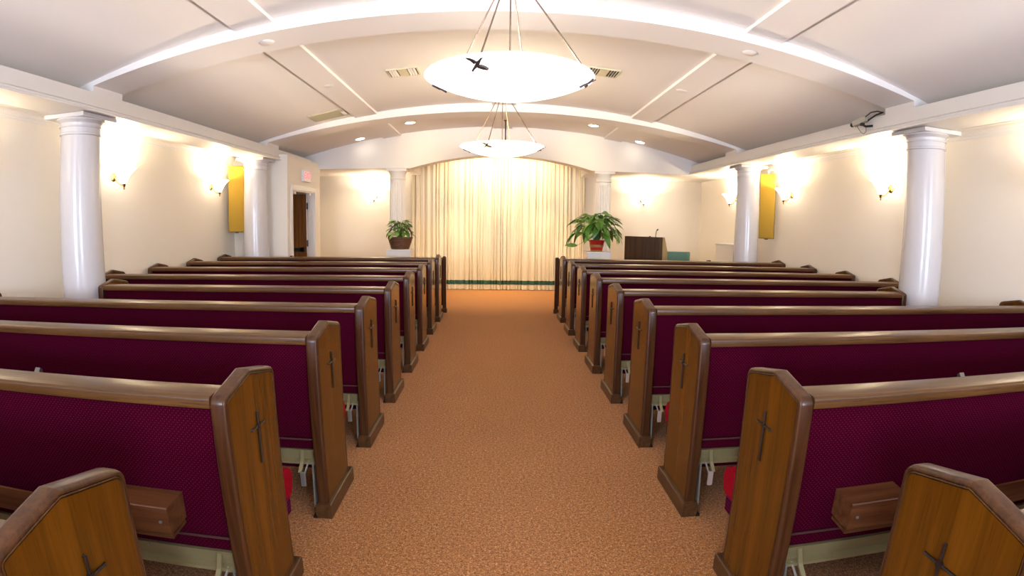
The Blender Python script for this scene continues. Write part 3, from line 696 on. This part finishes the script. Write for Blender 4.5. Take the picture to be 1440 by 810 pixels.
# ------------------------------------------------------------------ chancel furniture
def pedestal(x, y, h, label):
    t = thing('plant_pedestal', label, 'pedestal', (x, y, 0), 0, 'white plant pedestals')
    MB().box(-0.21, 0.21, -0.21, 0.21, 0.06, h - 0.03, 0.004).build('shaft', M['trim'], t)
    MB().box(-0.225, 0.225, -0.225, 0.225, h - 0.03, h, 0.004).build('top', M['trim'], t)
    MB().box(-0.23, 0.23, -0.23, 0.23, 0, 0.06, 0.004).build('base', M['trim'], t)
pedestal(-1.715, 9.45, 0.995, 'square white pedestal under the basket plant')
pedestal(1.815, 9.45, 0.995, 'square white pedestal under the red potted lily')
def leaf_mesh(name, L, W, droop, mat, fold_=0.25):
    mb = MB(); n = 7; rows = []
    for i in range(n + 1):
        q = i / n; w_ = W * (math.sin(PI * min(1, q * 0.98 + 0.02)) ** 0.8) * (1 - 0.35 * q); ang = -droop * q * q
        x = L * (q - 0.12 * droop * q * q); z = -L * droop * 0.55 * q * q
        rows.append([(x, -w_, z + fold_ * w_), (x, 0, z), (x, w_, z + fold_ * w_)])
    k = 0
    for r in rows: mb.v += r
    for i in range(n):
        for j in range(2): a = i * 3 + j; mb.f.append((a, a + 1, a + 4, a + 3))
    me = mb.mesh(name, mat, False)
    for p in me.polygons: p.use_smooth = True
    return me
# peace lily
t = thing('potted_lily', 'bushy peace lily with long drooping leaves in a red pot', 'plant', (1.80, 9.45, 0.995))
MB().lathe([(0.10, 0.0), (0.105, 0.01), (0.135, 0.17), (0.148, 0.185), (0.150, 0.20), (0.140, 0.20), (0.125, 0.17)], 28).build('pot', M['potred'], t, smooth=True)
MB().lathe([(0.1195, 0.075), (0.1215, 0.077), (0.1285, 0.118), (0.1265, 0.12)], 28, caps=False).lathe([(0.1035, 0.002), (0.107, 0.006), (0.110, 0.022), (0.107, 0.024)], 28, caps=False).build('gold_band', M['potgold'], t)
MB().lathe([(0.134, 0.175), (0.05, 0.185), (0.001, 0.19)], 20).build('soil', M['soil'], t)
rr = random.Random(11)
var = [leaf_mesh('leaf', 0.27, 0.060, 0.8, M['leaf']), leaf_mesh('leaf', 0.30, 0.066, 1.2, M['leaf']), leaf_mesh('leaf', 0.24, 0.064, 1.6, M['leaf']), leaf_mesh('leaf', 0.26, 0.054, 1.0, M['leaf2'])]
stems = MB()
def spread(t, n, var, stems, base_z, reach, height, rr, smin=0.75, smax=1.1):
    for i in range(n):
        a = i * 2.399963 + rr.uniform(-0.25, 0.25); q = (i + 0.5) / n
        rad = reach * (0.25 + 0.75 * q ** 0.7) * rr.uniform(0.8, 1.1)
        h = height * (1.0 - 0.75 * q ** 1.5) * rr.uniform(0.85, 1.1)
        p0 = Vector((0.04 * math.cos(a), 0.04 * math.sin(a), base_z)); p2 = Vector((rad * math.cos(a), rad * math.sin(a), base_z + h))
        p1 = (p0 + p2) / 2 + Vector((-0.25 * rad * math.cos(a), -0.25 * rad * math.sin(a), 0.15 * h + 0.02))
        stems.tube([p0, p1, p2], [0.005, 0.004, 0.003], 5)
        o = link('leaf', var[rr.randrange(len(var))], t, p2, (rr.uniform(-0.5, 0.5), rr.uniform(-0.35, 0.25) + 0.75 * q - 0.35, a + rr.uniform(-0.25, 0.25)))
        sc = rr.uniform(smin, smax); o.scale = (sc, sc, sc)
spread(t, 100, var, stems, 0.19, 0.36, 0.44, rr)
p2 = Vector((-0.36, -0.08, 0.10))
stems.tube([(-0.03, 0, 0.19), (-0.20, -0.05, 0.20), tuple(p2)], [0.005, 0.004, 0.003], 5)
o = link('leaf', leaf_mesh('leaf', 0.24, 0.055, 0.1, M['leaf2']), t, p2, (-0.9, -0.02, PI + 0.15))
stems.build('stems', M['stem'], t)
# basket plant
t = thing('basket_plant', 'leafy green plant in a brown wicker basket on a pedestal', 'plant', (-1.715, 9.45, 0.995))
bk = MB()
for i in range(9):
    z = 0.012 + i * 0.021; r = 0.155 + 0.055 * i / 8
    bk.lathe([(r - 0.004, z - 0.011), (r + 0.006, z - 0.006), (r + 0.007, z + 0.006), (r - 0.004, z + 0.011)], 40, caps=(i == 0), flute=(lambda j, q, zz, i=i: q + (0.004 if (j // 2 + i) % 2 else -0.002)))
bk.lathe([(0.214, 0.185), (0.228, 0.193), (0.228, 0.205), (0.212, 0.212), (0.200, 0.20)], 40, caps=False)
bo = bk.build('basket', M['wicker'], t)
bo.scale = (1, 0.8, 1)
MB().tube([(0.21 * math.cos(a_), 0, 0.20 + 0.26 * math.sin(a_)) for a_ in [PI * i / 14 for i in range(15)]], 0.011, 8).build('handle', M['wicker'], t, smooth=True)
MB().lathe([(0.205, 0.17), (0.05, 0.185), (0.001, 0.19)], 24).build('soil', M['soil'], t).scale = (1, 0.8, 1)
rr = random.Random(5); stems = MB()
v2 = [leaf_mesh('leaf', 0.13, 0.036, 0.6, M['leaf3']), leaf_mesh('leaf', 0.11, 0.034, 1.0, M['leaf']), leaf_mesh('leaf', 0.14, 0.032, 0.4, M['leaf2'])]
spread(t, 84, v2, stems, 0.18, 0.20, 0.30, rr, 0.8, 1.2)
stems.build('stems', M['stem'], t)
# lectern
t = thing('lectern', 'dark walnut lectern with tan sides and a gooseneck microphone', 'lectern', (2.70, 9.55, 0), math.radians(-30))
MB().box(-0.355, 0.355, -0.02, 0.0, 0.06, 1.275, 0.003).build('front_panel', M['lect'], t)
for sg in (-1, 1):
    a, b = sorted((sg * 0.34, sg * 0.362))
    MB().prism([(0.0, 0.06), (0.44, 0.06), (0.44, 0.98), (0.13, 1.272), (0.0, 1.272)], 0, a, b).build('side_panel', M['lectside'], t)
MB().prism([(0.10, 1.215), (0.44, 0.945), (0.455, 0.962), (0.115, 1.232)], 0, -0.338, 0.338).build('desk_top', M['lect'], t)
MB().box(-0.37, 0.37, -0.03, 0.46, 0, 0.06, 0.004).build('base', M['lect'], t)
MB().tube([(0.20, 0.10, 1.22), (0.20, 0.09, 1.30), (0.205, 0.10, 1.37), (0.215, 0.13, 1.40)], 0.007, 8).tube([(0.215, 0.13, 1.40), (0.225, 0.155, 1.412)], 0.013, 8).build('microphone', M['black'], t, smooth=True)
MB().box(0.10, 0.125, -0.005, 0.03, 1.272, 1.288).build('clip', M['black'], t)
# green chair
t = thing('side_chair', 'green vinyl chair beside the lectern', 'chair', (3.66, 10.25, 0), math.radians(-4))
MB().box(-0.27, 0.27, 0.20, 0.26, 0.56, 0.965, 0.018).build('backrest', M['chair'], t, smooth=True)
MB().box(-0.27, 0.27, -0.26, 0.24, 0.40, 0.47, 0.02).build('seat', M['chair'], t, smooth=True)
MB().box(-0.25, 0.25, -0.22, 0.22, 0.37, 0.40).build('seat_frame', M['bronze'], t)
for sx in (-1, 1):
    MB().tube([(sx * 0.24, 0.23, 0), (sx * 0.24, 0.215, 0.42), (sx * 0.24, 0.23, 0.60)], 0.013, 8).build('leg', M['bronze'], t)
    MB().tube([(sx * 0.24, -0.23, 0), (sx * 0.24, -0.21, 0.39)], 0.013, 8).build('leg', M['bronze'], t)
